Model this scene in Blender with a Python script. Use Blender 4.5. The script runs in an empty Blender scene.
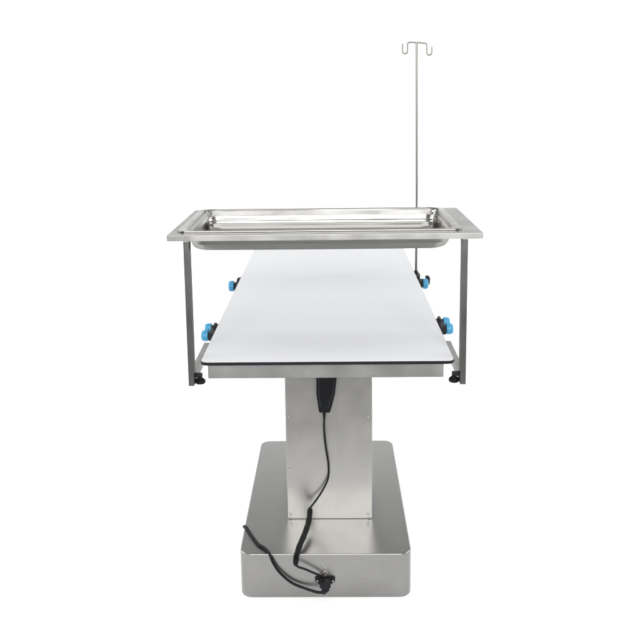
import bpy, bmesh, math, random
from mathutils import Vector, Matrix
random.seed(4)
PI = math.pi
S = bpy.context.scene
COL = S.collection

# ------------------------------------------------------------------ helpers
def obj(name, bm, mat, parent=None, smooth=35, origin=None):
    me = bpy.data.meshes.new(name)
    bmesh.ops.recalc_face_normals(bm, faces=bm.faces)
    for f in bm.faces:
        f.smooth = True
    if origin is not None:
        bmesh.ops.translate(bm, verts=bm.verts, vec=-Vector(origin))
    bm.to_mesh(me); bm.free()
    me.set_sharp_from_angle(angle=math.radians(smooth))
    o = bpy.data.objects.new(name, me)
    mats = mat if isinstance(mat, (list, tuple)) else [mat]
    for m in mats:
        me.materials.append(m)
    COL.objects.link(o)
    if origin is not None:
        o.location = origin
    wn = o.modifiers.new('even_normals', 'WEIGHTED_NORMAL'); wn.keep_sharp = True
    if parent is not None:
        put(o, parent)
    return o

def put(o, parent):
    """parent while keeping the world place (parents are never rotated)"""
    w = Vector(o.location)
    p = Vector((0, 0, 0)); q = parent
    while q is not None:
        p += Vector(q.location); q = q.parent
    o.parent = parent
    o.location = w - p

def thing(name, label, cat, loc, group=None):
    o = bpy.data.objects.new(name, None)
    o.empty_display_size = 0.05
    COL.objects.link(o)
    o.location = loc
    o['label'] = label; o['category'] = cat
    if group:
        o['group'] = group
    return o

def tag(o, label, cat, group=None):
    o['label'] = label; o['category'] = cat
    if group:
        o['group'] = group

def add_box(bm, x0, x1, y0, y1, z0, z1, bev=0.0, seg=2):
    m = Matrix.Translation(((x0+x1)/2, (y0+y1)/2, (z0+z1)/2)) @ Matrix.Diagonal((x1-x0, y1-y0, z1-z0, 1))
    r = bmesh.ops.create_cube(bm, size=1, matrix=m)
    if bev > 0:
        es = {e for v in r['verts'] for e in v.link_edges}
        bmesh.ops.bevel(bm, geom=list(es), offset=bev, segments=seg, affect='EDGES', profile=0.5)

def box(x0, x1, y0, y1, z0, z1, bev=0.0, seg=2):
    bm = bmesh.new(); add_box(bm, x0, x1, y0, y1, z0, z1, bev, seg); return bm

def rrect(x0, x1, y0, y1, r, n=8, run=0):
    """corner-rounded rectangle, counter-clockwise"""
    pts = []
    for cx, cy, a0 in ((x1-r, y0+r, -PI/2), (x1-r, y1-r, 0), (x0+r, y1-r, PI/2), (x0+r, y0+r, PI)):
        for k in range(n+1):
            a = a0 + PI/2*k/n
            pts.append((cx + r*math.cos(a), cy + r*math.sin(a)))
    if run:
        out = []
        for i, p in enumerate(pts):
            out.append(p)
            if i % (n+1) == n:
                q = pts[(i+1) % len(pts)]
                out += [(p[0]+(q[0]-p[0])*k/(run+1), p[1]+(q[1]-p[1])*k/(run+1)) for k in range(1, run+1)]
        pts = out
    return pts

def loft(bm, loops, cap0=True, cap1=True, mats=None):
    rings = [[bm.verts.new(p) for p in lp] for lp in loops]
    n = len(rings[0])
    for i in range(len(rings)-1):
        for k in range(n):
            f = bm.faces.new((rings[i][k], rings[i][(k+1) % n], rings[i+1][(k+1) % n], rings[i+1][k]))
            if mats: f.material_index = mats[i]
    if cap0: bm.faces.new(list(reversed(rings[0])))
    if cap1: bm.faces.new(rings[-1])
    return rings

def rprism(bm, x0, x1, y0, y1, z0, z1, r, bev=0.003, n=8):
    """upright prism on a rounded rectangle with eased top and bottom edges"""
    L = []
    def ring(d, z):
        L.append([(x, y, z) for x, y in rrect(x0+d, x1-d, y0+d, y1-d, max(r-d, 1e-4), n)])
    for k in range(4):
        a = PI/2*k/3
        ring(bev*(1-math.sin(a)), z0 + bev*(1-math.cos(a)))
    for k in range(4):
        a = PI/2*k/3
        ring(bev*(1-math.cos(a)), z1 - bev*(1-math.sin(a)))
    loft(bm, L)

def lathe(bm, prof, M, n=20):
    """prof: (radius, height) list about local z; M places it"""
    rings = []
    for r, h in prof:
        rings.append([bm.verts.new(M @ Vector((r*math.cos(2*PI*k/n), r*math.sin(2*PI*k/n), h))) for k in range(n)])
    for i in range(len(rings)-1):
        for k in range(n):
            bm.faces.new((rings[i][k], rings[i][(k+1) % n], rings[i+1][(k+1) % n], rings[i+1][k]))
    bm.faces.new(list(reversed(rings[0]))); bm.faces.new(rings[-1])

def axis(loc, direction):
    q = Vector((0, 0, 1)).rotation_difference(Vector(direction).normalized())
    return Matrix.Translation(loc) @ q.to_matrix().to_4x4()

def smooth_path(pts, per=8):
    P = [Vector(p) for p in pts]
    P = [2*P[0]-P[1]] + P + [2*P[-1]-P[-2]]
    out = []
    for i in range(1, len(P)-2):
        a, b, c, d = P[i-1], P[i], P[i+1], P[i+2]
        for k in range(per):
            t = k/per
            out.append(0.5*((2*b) + (c-a)*t + (2*a-5*b+4*c-d)*t*t + (3*b-a-3*c+d)*t**3))
    out.append(P[-2])
    return out

def frames(path):
    T = [(path[min(i+1, len(path)-1)]-path[max(i-1, 0)]).normalized() for i in range(len(path))]
    N = T[0].orthogonal().normalized()
    fr = []
    for t in T:
        N = (N - t*N.dot(t)).normalized()
        fr.append((t, N, t.cross(N)))
    return fr

def tube(bm, path, r, n=10, radii=None):
    path = [Vector(p) for p in path]
    rings = []
    for i, (p, (t, a, b)) in enumerate(zip(path, frames(path))):
        rr = radii[i] if radii else r
        rings.append([bm.verts.new(p + rr*(a*math.cos(2*PI*k/n) + b*math.sin(2*PI*k/n))) for k in range(n)])
    for i in range(len(rings)-1):
        for k in range(n):
            bm.faces.new((rings[i][k], rings[i][(k+1) % n], rings[i+1][(k+1) % n], rings[i+1][k]))
    bm.faces.new(list(reversed(rings[0]))); bm.faces.new(rings[-1])

def prism_xz(bm, pts, y0, y1, bev=0.0):
    """outline in the x-z plane given real thickness along y"""
    a = [bm.verts.new((x, y0, z)) for x, z in pts]
    b = [bm.verts.new((x, y1, z)) for x, z in pts]
    n = len(pts)
    f0 = bm.faces.new(a); bm.faces.new(list(reversed(b)))
    for k in range(n):
        bm.faces.new((a[k], b[k], b[(k+1) % n], a[(k+1) % n]))
    if bev:
        bmesh.ops.recalc_face_normals(bm, faces=bm.faces)
        bmesh.ops.bevel(bm, geom=list(f0.edges), offset=bev, segments=2, affect='EDGES')

# ------------------------------------------------------------------ materials
def nodes(name):
    m = bpy.data.materials.new(name); m.use_nodes = True
    nt = m.node_tree
    return m, nt, nt.nodes['Principled BSDF']

def steel(name, col, rough, grain=0.10, axis_scale=(6, 220, 220), mott=0.12, tint=0.03, f82=.55):
    m, nt, b = nodes(name)
    N = nt.nodes; L = nt.links
    b.inputs['Metallic'].default_value = 1
    b.inputs['Specular Tint'].default_value = (f82, f82, f82, 1)
    tc = N.new('ShaderNodeTexCoord')
    mp = N.new('ShaderNodeMapping'); mp.inputs['Scale'].default_value = axis_scale
    L.new(tc.outputs['Object'], mp.inputs['Vector'])
    n1 = N.new('ShaderNodeTexNoise'); n1.inputs['Scale'].default_value = 4; n1.inputs['Detail'].default_value = 3
    L.new(mp.outputs['Vector'], n1.inputs['Vector'])
    n2 = N.new('ShaderNodeTexNoise'); n2.inputs['Scale'].default_value = 9; n2.inputs['Detail'].default_value = 5
    n2.inputs['Roughness'].default_value = 0.6
    L.new(tc.outputs['Object'], n2.inputs['Vector'])
    # colour: fine grain lines + broad uneven polish
    mr = N.new('ShaderNodeMapRange'); mr.inputs['To Min'].default_value = 1-grain; mr.inputs['To Max'].default_value = 1+grain
    mr.inputs['From Min'].default_value = .3; mr.inputs['From Max'].default_value = .7
    L.new(n1.outputs['Fac'], mr.inputs['Value'])
    mr2 = N.new('ShaderNodeMapRange'); mr2.inputs['To Min'].default_value = 1-tint; mr2.inputs['To Max'].default_value = 1+tint
    mr2.inputs['From Min'].default_value = .35; mr2.inputs['From Max'].default_value = .65
    L.new(n2.outputs['Fac'], mr2.inputs['Value'])
    mu = N.new('ShaderNodeMath'); mu.operation = 'MULTIPLY'
    L.new(mr.outputs[0], mu.inputs[0]); L.new(mr2.outputs[0], mu.inputs[1])
    vm = N.new('ShaderNodeVectorMath'); vm.operation = 'SCALE'
    vm.inputs[0].default_value = col
    L.new(mu.outputs[0], vm.inputs['Scale'])
    L.new(vm.outputs[0], b.inputs['Base Color'])
    mr3 = N.new('ShaderNodeMapRange'); mr3.inputs['To Min'].default_value = rough*(1-mott); mr3.inputs['To Max'].default_value = rough*(1+mott)
    mr3.inputs['From Min'].default_value = .35; mr3.inputs['From Max'].default_value = .65
    L.new(n2.outputs['Fac'], mr3.inputs['Value'])
    L.new(mr3.outputs[0], b.inputs['Roughness'])
    return m

def plain(name, col, rough, var=0.06, scale=30, metallic=0.0, bump=0.0, spec=0.5, rvar=0.1):
    m, nt, b = nodes(name)
    N = nt.nodes; L = nt.links
    b.inputs['Metallic'].default_value = metallic
    b.inputs['Specular IOR Level'].default_value = spec
    tc = N.new('ShaderNodeTexCoord')
    n = N.new('ShaderNodeTexNoise'); n.inputs['Scale'].default_value = scale; n.inputs['Detail'].default_value = 4
    L.new(tc.outputs['Object'], n.inputs['Vector'])
    mr = N.new('ShaderNodeMapRange'); mr.inputs['From Min'].default_value = .3; mr.inputs['From Max'].default_value = .7
    mr.inputs['To Min'].default_value = 1-var; mr.inputs['To Max'].default_value = 1+var
    L.new(n.outputs['Fac'], mr.inputs['Value'])
    vm = N.new('ShaderNodeVectorMath'); vm.operation = 'SCALE'; vm.inputs[0].default_value = col
    L.new(mr.outputs[0], vm.inputs['Scale']); L.new(vm.outputs[0], b.inputs['Base Color'])
    mr2 = N.new('ShaderNodeMapRange'); mr2.inputs['To Min'].default_value = rough*(1-rvar); mr2.inputs['To Max'].default_value = rough*(1+rvar)
    L.new(n.outputs['Fac'], mr2.inputs['Value']); L.new(mr2.outputs[0], b.inputs['Roughness'])
    if bump:
        bp = N.new('ShaderNodeBump'); bp.inputs['Strength'].default_value = bump; bp.inputs['Distance'].default_value = .001
        L.new(n.outputs['Fac'], bp.inputs['Height']); L.new(bp.outputs['Normal'], b.inputs['Normal'])
    return m

M = {}
M['base'] = steel('brushed_steel_base', (.270, .268, .264), .335, grain=.03, axis_scale=(4, 70, 70), mott=.12, tint=.05, f82=1)
M['column'] = steel('brushed_steel_column', (.392, .388, .374), .335, grain=.022, axis_scale=(70, 70, 4), mott=.14, tint=.04)
M['frame'] = steel('satin_steel_frame', (.44, .438, .43), .36, grain=.03, axis_scale=(4, 80, 80), mott=.15, tint=.05, f82=.9)
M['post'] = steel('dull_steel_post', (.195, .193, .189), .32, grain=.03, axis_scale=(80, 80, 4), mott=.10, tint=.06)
M['bar'] = steel('dull_steel_bar', (.34, .338, .332), .32, grain=.03, axis_scale=(80, 4, 80), mott=.10, tint=.06, f82=.9)
M['under'] = steel('brushed_steel_channel', (.43, .43, .425), .36, grain=.025, axis_scale=(4, 80, 80), mott=.15, tint=.06)
M['tray'] = steel('polished_steel_tray', (.42, .413, .393), .20, grain=.01, axis_scale=(3, 60, 60), mott=.25, tint=.03, f82=.65)
M['tray_out'] = steel('satin_tray_underside', (.33, .328, .315), .34, grain=.015, axis_scale=(3, 60, 60), mott=.12, tint=.04)
M['rod'] = steel('dull_steel_rod', (.175, .170, .160), .33, grain=.03, axis_scale=(80, 80, 3))
M['screw'] = steel('dull_screw', (.42, .40, .36), .34, grain=.02)
M['white'] = plain('white_laminate', (.60, .607, .624), .7, var=.008, scale=14, spec=.05)
M['core'] = plain('black_laminate_core', (.010, .010, .014), .6, var=.2, scale=60, spec=.15)
M['black'] = plain('black_plastic', (.006, .0065, .008), .48, var=.25, scale=90, bump=.06, spec=.16)
M['grip'] = plain('charcoal_plastic', (.020, .024, .030), .5, var=.2, scale=90, spec=.25)
M['cord'] = plain('black_rubber_cord', (.004, .004, .0045), .45, var=.2, scale=120, spec=.16)
M['blue'] = plain('blue_plastic', (.048, .245, .42), .42, var=.06, scale=60, spec=.35)
M['bracket'] = plain('dark_cast_metal', (.018, .018, .020), .5, var=.25, scale=80, bump=.1, spec=.2)
M['paper'] = plain('white_paper', (.90, .90, .90), .9, var=.004, scale=3, spec=.05)
M['floor'] = plain('grey_reflected_floor', (.19, .19, .19), .6, var=.08, scale=2)

# ------------------------------------------------------------------ setting
def floor_bm():
    bm = bmesh.new()
    bmesh.ops.create_grid(bm, x_segments=8, y_segments=8, size=14, matrix=Matrix.Translation((0, 1, -0.004)))
    return bm
fl = obj('floor', floor_bm(), M['floor']); fl['kind'] = 'structure'  # unseen grey floor, added so the posts and column reflect something dark

def sweep_bm():
    bm = bmesh.new()
    prof = [(SWEEP_Y0, 0.0), (2.2, 0), (4.2, 0), (5.4, 0)]
    for k in range(1, 13):
        a = PI/2*k/12
        prof.append((5.4 + 1.0*math.sin(a), 1.0 - 1.0*math.cos(a)))
    prof.append((6.4, SWEEP_TOP))
    xs = [-7.5, -4.5, -2, 0, 2, 4.5, 7.5]
    V = [[bm.verts.new((x, y, z)) for x in xs] for y, z in prof]
    for i in range(len(prof)-1):
        for k in range(len(xs)-1):
            bm.faces.new((V[i][k], V[i][k+1], V[i+1][k+1], V[i+1][k]))
    return bm
SWEEP_Y0, SWEEP_TOP = 1.60, 2.35
bd = obj('backdrop', sweep_bm(), M['paper']); bd['kind'] = 'structure'

# ------------------------------------------------------------------ surgery table
BX, BW, BY, BD, BH = -0.0114, 0.4934, 2.11, 0.7504, 0.1361
bl, br = BX-BW/2, BX+BW/2
table = thing('surgery_table', 'white topped veterinary surgery table on a square steel column and wide steel foot', 'table', (BX, BY+BD/2, 0))

bm = bmesh.new(); rprism(bm, bl, br, BY, BY+BD, 0.0, BH, .034, bev=.0028, n=10)
base = obj('base', bm, M['base'], table, origin=(BX, BY+BD/2, 0))

def screw(parent, x, y, z, r=.0036, d=(0, -1, 0), mat='screw'):
    bm = bmesh.new()
    lathe(bm, [(r, 0), (r, .0008), (r*.86, .0018), (r*.5, .0025), (r*.001, .0027)], axis((0, 0, 0), d), 14)
    return obj('screw', bm, M[mat], parent, origin=None) if False else place(obj('screw', bm, M[mat]), (x, y, z), parent)

def place(o, loc, parent):
    o.location = loc
    put(o, parent)
    return o

screw(base, -.013, BY, .0925, r=.0035)
# cable gland ring and socket plate on the front of the base
bm = bmesh.new(); lathe(bm, [(.0080, 0), (.0080, .0012), (.0074, .0018), (.0050, .0018), (.0048, .0010)], axis((0, 0, 0), (0, -1, 0)), 24)
place(obj('cable_gland', bm, M['screw']), (-.0125, BY, .0755), base)
bm = bmesh.new()
prism_xz(bm, [(-.029, .007), (-.022, .0125), (.022, .0125), (.029, .007), (.028, -.004), (.014, -.014), (.012, -.024), (-.012, -.024), (-.014, -.014), (-.028, -.004)], -.006, 0, bev=.0015)
sock = place(obj('power_socket', bm, M['black']), (-.0132, BY, .0565), base)
for sx in (-.0217, .0223):
    # a screw is two levels below the table: base > socket would be a level too deep, so the screws sit on the base
    screw(base, -.0132+sx, BY-.006, .0555, r=.0032)

# column
CXX, CW, CY = 0.0012, 0.2636, 2.3006
bm = box(CXX-CW/2, CXX+CW/2, CY+.0018, CY+.37, BH-.001, .790, bev=.002)
colm = obj('column', bm, M['column'], table, origin=(CXX, CY+.185, BH))
bm = box(CXX-CW/2+.0022, CXX+CW/2-.0012, CY, CY+.0016, BH+.0014, .772, bev=.0004, seg=1)
panel = obj('front_panel', bm, M['column'], colm, origin=(CXX, CY, BH+.002))
for z in (.153, .310, .468, .626):
    screw(colm, -.1195, CY, z); screw(colm, .1195, CY, z)
for sx in (-1, 1):      # fixing tabs at the foot of the column
    bm = box(-.0050, .0050, -.004, 0, 0, .0030, bev=.0008)
    place(obj('fixing_tab', bm, M['post']), (CXX+sx*.1225, CY, BH), colm)

# tabletop
TX, TW, TY, TL, TH = 0.0021, 0.60, 1.801, 1.395, 0.8183
bm = bmesh.new(); rprism(bm, TX-TW/2, TX+TW/2, TY, TY+TL, TH-.0085, TH-.0010, .018, bev=.0012)
top = obj('tabletop', bm, M['core'], table, origin=(TX, TY+TL/2, TH-.01))
bm = bmesh.new(); rprism(bm, TX-TW/2+.0012, TX+TW/2-.0012, TY+.0012, TY+TL-.0012, TH-.0010, TH, .017, bev=.0004)
obj('white_surface', bm, M['white'], top, origin=(TX, TY+TL/2, TH))
# channel under the top: a hollow pan with a folded skirt
bm = box(-.2815, .2775, TY+.015, TY+TL-.015, .7723, TH-.0086, bev=.0018)
obj('underframe', bm, M['under'], table, origin=(TX, TY+TL/2, .79))
for sx in (-1, 1):
    bm = bmesh.new()
    xa, xb = sorted((TX+sx*.3015, TX+sx*.3135))
    add_box(bm, xa, xb, TY+.30, TY+TL-.03, .764, .788, bev=.0012)
    for k in range(5):
        y = TY+.33+k*(TL-.40)/4
        xc, xd = sorted((TX+sx*.277, TX+sx*.3020))
        add_box(bm, xc, xd, y-.011, y+.011, .770, .782)
    obj('side_rail', bm, M['frame'], table, origin=(TX+sx*.3075, TY+TL/2, .776))

# ------------------------------------------------------------------ tray stand
PX, PW, PY = 0.0006, .665, 1.8327
FX, FW, FY, FD, FZ = -0.0012, .74, 1.8323, .4034, 1.1161
stand = thing('tray_stand', 'steel bridge stand with two posts holding a tray frame above the table', 'stand', (PX, PY+.1, .7476))
bm = bmesh.new()
o_ = rrect(FX-FW/2, FX+FW/2, FY, FY+FD, .004, 3)
i_ = rrect(FX-FW/2+.052, FX+FW/2-.062, FY+.052, FY+FD-.030, .004, 3)
ft, fb = FZ, FZ-.0140
Lp = [[(x, y, fb) for x, y in i_], [(x, y, fb) for x, y in o_], [(x, y, ft) for x, y in o_], [(x, y, ft) for x, y in i_]]
rg = loft(bm, Lp, cap0=False, cap1=False)
n = len(o_)
for k in range(n):
    bm.faces.new((rg[3][k], rg[3][(k+1) % n], rg[0][(k+1) % n], rg[0][k]))
bmesh.ops.recalc_face_normals(bm, faces=bm.faces)
es = [e for e in bm.edges if len(e.link_faces) == 2 and e.calc_face_angle() > 1.2]
bmesh.ops.bevel(bm, geom=es, offset=.0012, segments=2, affect='EDGES')
obj('tray_frame', bm, M['frame'], stand, origin=(FX, FY+FD/2, FZ))
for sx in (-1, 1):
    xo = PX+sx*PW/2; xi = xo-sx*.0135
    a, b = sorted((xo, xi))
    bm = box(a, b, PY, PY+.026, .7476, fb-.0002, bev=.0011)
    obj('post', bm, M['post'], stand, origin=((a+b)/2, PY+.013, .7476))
    bm = box(a, b, PY+.0262, 2.078, .7476, .7775, bev=.0011)
    obj('lower_bar', bm, M['bar'], stand, origin=((a+b)/2, 1.95, .7476))
    # clamp lug under the rail and its black screw knob
    c, d = sorted((xi-sx*.0002, xi-sx*.0150))
    bm = box(c, d, 1.859, 1.869, .7590, .7690, bev=.0008)
    obj('clamp_lug', bm, M['bracket'], stand, origin=((c+d)/2, 1.869, .761))
    bm = bmesh.new()
    lathe(bm, [(.0052, .7650), (.0055, .7575), (.0090, .7545), (.0125, .7510), (.0130, .7470), (.0118, .7440), (.0080, .7425), (.002, .7420)],
          Matrix.Translation(((sx*.3090)+.0003, 1.864, 0)), 16)
    obj('clamp_knob', bm, M['black'], stand, origin=(sx*.3075, 1.864, .750))

# ------------------------------------------------------------------ tray
bm = bmesh.new()
tx0, tx1, ty0, ty1 = -.3530, .3260, 1.8665, 2.2260
zl = 1.1192
def wall(z):      # drawn sheet: steep wall leaning out, with faint press ripples
    ctrl = [(-.0016, .0132), (-.0050, .0144), (-.0095, .0152), (-.0125, .0172), (-.0142, .0194), (-.0160, .0212), (-.0205, .0228), (-.0270, .0246),
            (-.0340, .0272), (-.0405, .0306), (-.0460, .0350), (-.0502, .0408), (-.0534, .0486)]
    for (z0, v0), (z1, v1) in zip(ctrl, ctrl[1:]):
        if z <= z0 and z >= z1:
            return v0 + (v1-v0)*(z0-z)/(z0-z1)
prof = [  # (inset x, inset y, z, corner radius)
    (.0030, .0035, zl-.0024, .018), (.000, .000, zl-.0016, .020), (.000, .000, zl, .020), (.0012, .0012, zl+.0008, .020),
    (.0130, .0085, zl+.0008, .030), (.0152, .0110, zl+.0003, .033), (.0165, .0132, zl-.0016, .035)]
RIP = .00031
zz = -.0030
while zz > -.0534:
    iy = wall(zz); ix = .0165 + (iy-.0132)*.62
    if zz < -.016:
        f = min(1, (-.016-zz)/.006)*min(1, (zz+.0534)/.010)
        iy += RIP*f*math.sin(2*PI*(zz+.016)/.0088)
    prof.append((ix, iy, zl+zz, .036)); zz -= .0013
prof += [(.0400, .0510, zl-.0540, .034), (.0500, .0620, zl-.0554, .030), (.0760, .0800, zl-.0562, .024)]
inner = [[(x, y, z) for x, y in rrect(tx0+ix, tx1-ix, ty0+iy, ty1-iy, r, 14, 26)] for ix, iy, z, r in prof]
t = .0014
prof_out = [(ix+(.0015 if k < 4 else -t), iy+(.0015 if k < 4 else -t), z-(.0024 if k < 4 else t), r) for k, (ix, iy, z, r) in enumerate(prof)]
outer = [[(x, y, z) for x, y in rrect(tx0+ix, tx1-ix, ty0+iy, ty1-iy, r, 14, 26)] for ix, iy, z, r in prof_out[4:]]
no = len(outer)
loft(bm, list(reversed(outer)) + inner, cap0=True, cap1=True, mats=[1]*(no-1)+[0]*len(inner))
bm.faces.ensure_lookup_table()
for f in bm.faces:
    if len(f.verts) > 4 and f.calc_center_median().z < zl-.0571: f.material_index = 1
# the pressed sheet is never quite flat: slow random waves through walls and floor
from mathutils import noise
for v in bm.verts:
    if v.co.z < zl-.004:
        p = Vector((v.co.x*7, v.co.y*9, v.co.z*30))
        d = noise.noise_vector(p)*.0022
        v.co.y += d.y; v.co.x += d.x
tray = obj('steel_tray', bm, [M['tray'], M['tray_out']], origin=((tx0+tx1)/2, (ty0+ty1)/2, zl-.057), smooth=50)
tag(tray, 'shiny polished stainless steel instrument tray resting in the upper frame', 'tray')

# ------------------------------------------------------------------ rail clamps with blue knobs
def lobed(bm, Mx, r, length, lobes=0, depth=.0, n=28, dome=.35):
    prof = [(.80, 0), (.97, .05), (1.0, .14), (1.0, .55), (.94, .78), (.78, .93), (.45, 1.0), (.01, 1.01)]
    rings = []
    for f, h in prof:
        ring = []
        for k in range(n):
            a = 2*PI*k/n
            rr = r*f*(1 - depth*(.5-.5*math.cos(lobes*a)) if lobes else f*0+1) if lobes else r*f
            ring.append(bm.verts.new(Mx @ Vector((rr*math.cos(a), rr*math.sin(a), h*length))))
        rings.append(ring)
    for i in range(len(rings)-1):
        for k in range(n):
            bm.faces.new((rings[i][k], rings[i][(k+1) % n], rings[i+1][(k+1) % n], rings[i+1][k]))
    bm.faces.new(list(reversed(rings[0]))); bm.faces.new(rings[-1])

def clamp(label, sx, knobs, zc, ylo, yhi, x_off=0):
    """cast clamp biting the side rail; knobs: list of (y, z, r)"""
    X = TX+sx*.3140
    t = thing('rail_clamp', label, 'clamp', (X+sx*.008, (ylo+yhi)/2, zc-.012), 'blue knobbed clamps along the table rails')
    bm = bmesh.new()
    a, b = sorted((X-sx*.0002, X+sx*.0085))
    add_box(bm, a, b, ylo, yhi, zc-.017, zc+.012, bev=.002)
    ks = [k[0] for k in knobs]; kr = max(k[2] for k in knobs)
    c, d = sorted((X+sx*.0040, X+sx*.0168))
    add_box(bm, c, d, min(ks)-kr*.75, max(ks)+kr*.75, zc-kr*.80, zc+kr*.62, bev=.003)
    # raised jaw hooked over the rail at the far end
    c, d = sorted((X+sx*.0015, X+sx*.0100))
    add_box(bm, c, d, yhi-.020, yhi+.010, zc+.004, zc+.020, bev=.002)
    c, d = sorted((X-sx*.0160, X+sx*.0040))
    add_box(bm, c, d, yhi-.018, yhi+.010, .7885, .7925, bev=.0006)
    obj('clamp_body', bm, M['bracket'], t, origin=(X, (ylo+yhi)/2, zc))
    for (y, z, r) in knobs:
        bm = bmesh.new()
        lathe(bm, [(r*.62, 0), (r*.62, .0098)], axis((X+sx*.008, y, z), (sx, 0, 0)), 18)
        obj('knob_boss', bm, M['bracket'], t, origin=(X+sx*.008, y, z))
        bm = bmesh.new()
        lobed(bm, axis((X+sx*.0175, y, z), (sx, 0, 0)), r, .0200, n=28)
        obj('blue_knob', bm, M['blue'], t, origin=(X+sx*.0175, y, z))
    return t
G = 'on the table rail'
clamp('double blue knobbed rail clamp near the left post of the tray stand', -1, [(2.140, .7775, .0155), (2.205, .7790, .0138)], .777, 2.125, 2.192)
clamp('double blue knobbed rail clamp near the right post of the tray stand', 1, [(2.172, .7820, .0155), (2.235, .7830, .0138)], .780, 2.157, 2.230)
clamp('single blue knobbed rail clamp on the far left side of the table', -1, [(2.735, .7705, .0190)], .772, 2.715, 2.770)
clamp('blue knobbed rail clamp just in front of the drip pole foot', 1, [(2.752, .7690, .0185)], .772, 2.735, 2.785)

# ------------------------------------------------------------------ drip pole
VX, VY = .3222, 2.862
pole_t = thing('drip_pole', 'thin steel drip pole with double hook rising behind the tray', 'drip pole', (VX, VY, .755))
bm = bmesh.new(); tube(bm, [(VX, VY, .752), (VX, VY, 1.1), (VX-.004, VY, 1.608)], .0045, 14)
obj('pole', bm, M['rod'], pole_t, origin=(VX, VY, .752), smooth=60)
hz = 1.608; hx = VX-.004
def arc(cx, cz, r, a0, a1, n=8):
    return [(cx+r*math.cos(a0+(a1-a0)*k/n), cz+r*math.sin(a0+(a1-a0)*k/n)) for k in range(n+1)]
def hook_path(s, W, drop, lip, w, dz):
    """from the pole top outward, down, and up again in a U; s = side"""
    r = .008
    p = [(0, 0), (W-r, dz)]
    p += [(W-r+r*math.sin(a), dz-r+r*math.cos(a)) for a in [PI/2*k/6 for k in range(1, 7)]]
    zb = dz-drop+w/2
    p += [(W+w/2-w/2*math.cos(a), zb-w/2*math.sin(a)) for a in [PI*k/10 for k in range(0, 11)]]
    p.append((W+w, dz-lip))
    return [Vector((hx+s*x, VY - s*x*.18, hz+z)) for x, z in p]
for s, a in ((-1, (.0310, .0390, .0040, .0175, .001)), (1, (.0355, .0410, .0125, .0165, -.0035))):
    bm = bmesh.new(); tube(bm, hook_path(s, *a), .0030, 10)
    obj('hook', bm, M['rod'], pole_t, origin=(hx, VY, hz), smooth=60)
bm = bmesh.new()
add_box(bm, TX+.3142, TX+.3330, VY-.022, VY+.014, .752, .782, bev=.002)
lathe(bm, [(.0072, 0), (.0072, .010)], axis((VX, VY, .781), (0, 0, 1)), 18)
obj('pole_clamp', bm, M['bracket'], pole_t, origin=(VX, VY, .776))
bm = bmesh.new()
lathe(bm, [(.0045, 0), (.0045, .0235)], axis((TX+.3325, VY-.006, .758), (1, 0, 0)), 14)
lobed(bm, axis((TX+.3540, VY-.006, .758), (1, 0, 0)), .0205, .016, lobes=3, depth=.42, n=36)
obj('star_knob', bm, M['black'], pole_t, origin=(TX+.354, VY-.006, .758))

# ------------------------------------------------------------------ hand controller on the column
hc = thing('hand_controller', 'black handset hanging on the column under the front of the tabletop', 'handset', (-.006, 2.262, .50))
hy0, hy1 = 2.2530, 2.2830
bm = bmesh.new()
prism_xz(bm, [(-.0335, .700), (-.0338, .600), (-.0345, .560), (-.0300, .520), (-.0275, .5035), (-.0255, .5005), (.0035, .5005), (.0058, .5035),
              (.0115, .522), (.0205, .560), (.0255, .605), (.0290, .700), (.0250, .706), (-.0290, .706)], hy0, hy1, bev=.004)
hb = obj('housing', bm, M['black'], hc, origin=(-.004, 2.268, .50), smooth=45)
bm = bmesh.new()   # raised keypad bezel
ring = [(-.0265, .694), (-.0270, .600), (-.0268, .560), (-.0225, .519), (.0010, .519), (.0080, .540), (.0145, .562), (.0190, .605), (.0220, .694)]
tube(bm, [(x, hy0-.0004, z) for x, z in ring] + [(ring[0][0], hy0-.0004, ring[0][1])], .0013, 8)
obj('keypad_bezel', bm, M['grip'], hb, origin=(-.004, hy0, .50))
for k, z in enumerate((.672, .644, .616)):
    bm = bmesh.new(); lathe(bm, [(.0075, 0), (.0075, .001), (.006, .002), (.001, .0022)], axis((-.0035, hy0, z), (0, -1, 0)), 20)
    obj('button', bm, M['grip'], hb, origin=(-.0035, hy0, z))
bm = box(-.026, .020, hy1+.0002, CY-.0002, .640, .695, bev=.001)
obj('hanging_clip', bm, M['bracket'], hc, origin=(-.003, hy1, .66))
bm = bmesh.new()
lathe(bm, [(.0052, 0), (.0048, .010), (.0036, .020), (.0030, .026)], axis((-.0122, 2.268, .5010), (0, 0, -1)), 14)
obj('strain_relief', bm, M['cord'], hc, origin=(-.0122, 2.268, .50))

# coiled lead from the handset to the socket
cc = thing('coiled_cord', 'thin black handset lead with a tight coil draped over the front of the base', 'cord', (-.06, 2.2, .14))
lead = smooth_path([(-.0122, 2.268, .476), (-.0136, 2.276, .448), (-.0120, 2.283, .410), (-.0075, 2.286, .367), (-.0012, 2.2875, .319), (-.0030, 2.2870, .277),
                    (-.0215, 2.283, .2375), (-.0420, 2.277, .2085), (-.0585, 2.268, .1905)], 8)
bm = bmesh.new(); tube(bm, lead, .0030, 10)
obj('straight_lead', bm, M['cord'], cc, origin=tuple(lead[0]), smooth=60)
spine = smooth_path([(-.0585, 2.268, .1900), (-.0600, 2.245, .1770), (-.0640, 2.212, .1690), (-.0735, 2.168, .1610), (-.0850, 2.130, .1520), (-.0930, 2.100, .1400), (-.0955, 2.0925, .1280), (-.0957, 2.0920, .1130)], 30)
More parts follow.
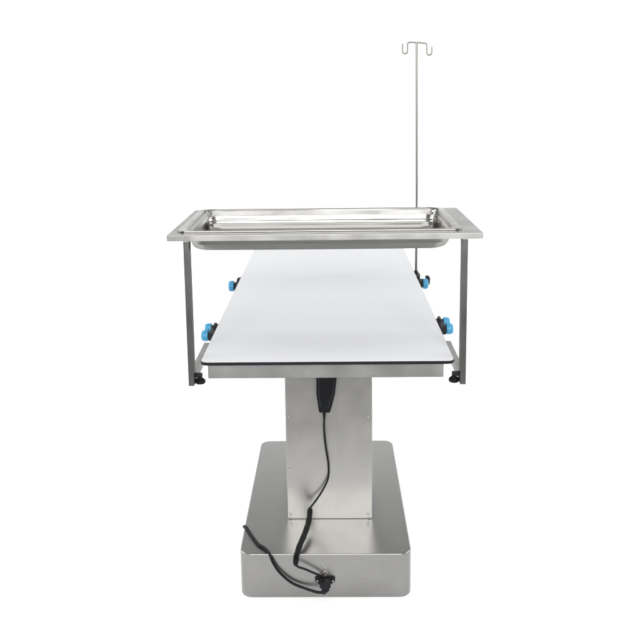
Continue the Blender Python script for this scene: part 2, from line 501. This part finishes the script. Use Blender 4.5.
# resample evenly
seg = [0]
for i in range(1, len(spine)): seg.append(seg[-1]+(spine[i]-spine[i-1]).length)
Ltot = seg[-1]; TURNS = 52; NP = TURNS*14
pts = []; j = 0
for i in range(NP+1):
    s = Ltot*i/NP
    while j < len(seg)-2 and seg[j+1] < s: j += 1
    f = (s-seg[j])/max(seg[j+1]-seg[j], 1e-9)
    pts.append(spine[j].lerp(spine[j+1], f))
fr = frames(pts)
hel = []
for i, (p, (t_, a_, b_)) in enumerate(zip(pts, fr)):
    an = 2*PI*TURNS*i/NP
    rr = (.0061 + .0003*math.sin(i*.05))*min(1, .55+.45*min(i, NP-i)/30)
    hel.append(p + rr*(a_*math.cos(an)+b_*math.sin(an)))
bm = bmesh.new(); tube(bm, hel, .0023, 7)
obj('coil', bm, M['cord'], cc, origin=tuple(pts[NP//2]), smooth=60)
tail = smooth_path([hel[-1], (-.0880, 2.0905, .1085), (-.0700, 2.092, .1010), (-.0480, 2.094, .0890), (-.0300, 2.0965, .0795), (-.0200, 2.099, .0735), (-.0145, 2.101, .0690)], 8)
bm = bmesh.new(); tube(bm, tail, .0030, 10)
obj('lead_end', bm, M['cord'], cc, origin=tuple(tail[0]), smooth=60)

# mains lead: plug in the socket, up over the base and down its left side
pc = thing('power_cord', 'thicker black mains lead sagging across the front left corner of the base', 'cord', (-.17, 2.1, .14))
r = .0038
zt = BH+r+.0002
pcp = smooth_path([(-.0130, 2.087, .0345), (-.0200, 2.0875, .0318), (-.0300, 2.0890, .0300), (-.0460, 2.0930, .0312), (-.0730, 2.0985, .0375), (-.1090, 2.1000, .0535), (-.1420, 2.1010, .0840), (-.1600, 2.1020, .1120),
                   (-.1685, 2.1040, .1325), (-.1735, 2.1110, zt), (-.1865, 2.1345, zt), (-.2085, 2.1575, zt), (-.2340, 2.2080, zt), (-.2500, 2.2430, zt), (-.2568, 2.2535, zt-.0008), (-.2612, 2.2610, BH-.0020),
                   (bl-.0041, 2.2720, .1260), (bl-.0041, 2.3300, .0830), (bl-.0060, 2.3900, .030), (bl-.009, 2.5000, r+.0008), (bl-.010, 2.62, r+.0005), (bl-.008, 2.78, r+.0005), (bl+.03, 2.90, r+.0005), (bl+.10, 2.96, r+.0005), (bl+.22, 3.00, r+.0005)], 10)
bm = bmesh.new(); tube(bm, pcp, r, 12)
obj('lead', bm, M['cord'], pc, origin=(-.17, 2.1, zt), smooth=60)
bm = bmesh.new()
add_box(bm, -.0285, .0030, 2.0790, 2.1036, .0480, .0660, bev=.003)
add_box(bm, -.0235, -.0010, 2.0810, 2.1000, .0370, .0500, bev=.003)
lathe(bm, [(.0085, 0), (.0075, .006), (.0055, .014)], axis((-.0110, 2.0885, .0395), (-.55, 0, -.8)), 14)
obj('plug', bm, M['black'], pc, origin=(-.0125, 2.09, .055))

# ------------------------------------------------------------------ light
def area(name, loc, target, sx, sy, power, col=(1, 1, 1)):
    l = bpy.data.lights.new(name, 'AREA'); l.shape = 'RECTANGLE'; l.size = sx; l.size_y = sy; l.energy = power; l.color = col
    o = bpy.data.objects.new(name, l); COL.objects.link(o)
    o.location = loc
    o.rotation_euler = (Vector(target)-Vector(loc)).to_track_quat('-Z', 'Y').to_euler()
    return o
area('front_softbox', (0, -1.4, 2.3), (0, 2.3, .4), 3.4, 2.2, 225, (1, .995, .985))
area('overhead_softbox', (0, 1.9, 3.6), (0, 2.2, 0), 3.2, 2.4, 34, (1, .995, .985))
area('side_fill', (-3.4, 2.4, 1.3), (0, 2.6, .3), 2.6, 2.4, 95)  # added fill from the left, lifts the table's shadow on the paper
area('side_fill', (3.4, 2.4, 1.3), (0, 2.6, .3), 2.6, 2.4, 95)  # matching added fill from the right
area('backdrop_fill', (-2.4, 4.3, 3.4), (-.8, 6.4, 1.0), 2.0, .8, 60)  # added pair out of view, pushes the sweep and rear floor to white
area('backdrop_fill', (2.4, 4.3, 3.4), (.8, 6.4, 1.0), 2.0, .8, 60)

w = bpy.data.worlds.new('World'); S.world = w; w.use_nodes = True
bg = w.node_tree.nodes['Background']
bg.inputs['Color'].default_value = (1, .997, .99, 1); bg.inputs['Strength'].default_value = .28

# ------------------------------------------------------------------ camera
F, CYP, PITCH, YAW, ROLL = 800.0333, 216.6765, .1571, .0155, .0121
R = Vector((math.cos(YAW), math.sin(YAW), 0)); Fh = Vector((-math.sin(YAW), math.cos(YAW), 0)); Z = Vector((0, 0, 1))
fw = Fh*math.cos(PITCH) - Z*math.sin(PITCH)
up = Fh*math.sin(PITCH) + Z*math.cos(PITCH)
R2 = R*math.cos(ROLL) - up*math.sin(ROLL)
U2 = R*math.sin(ROLL) + up*math.cos(ROLL)
cam = bpy.data.cameras.new('camera'); co = bpy.data.objects.new('camera', cam); COL.objects.link(co)
mat = Matrix((R2, U2, -fw)).transposed().to_4x4(); mat.translation = Vector((.0175, 0, 1.4479))
co.matrix_world = mat
cam.sensor_width = 36; cam.lens = F/640*36
cam.shift_y = -(320-CYP)/640
cam.clip_start = .05; cam.clip_end = 100
S.camera = co

S.view_settings.view_transform = 'Standard'; S.view_settings.look = 'None'
S.view_settings.exposure = 0; S.view_settings.gamma = 1
try:
    S.cycles.use_denoising = True
except Exception:
    pass
S.cycles.max_bounces = 10; S.cycles.glossy_bounces = 8; S.cycles.diffuse_bounces = 6
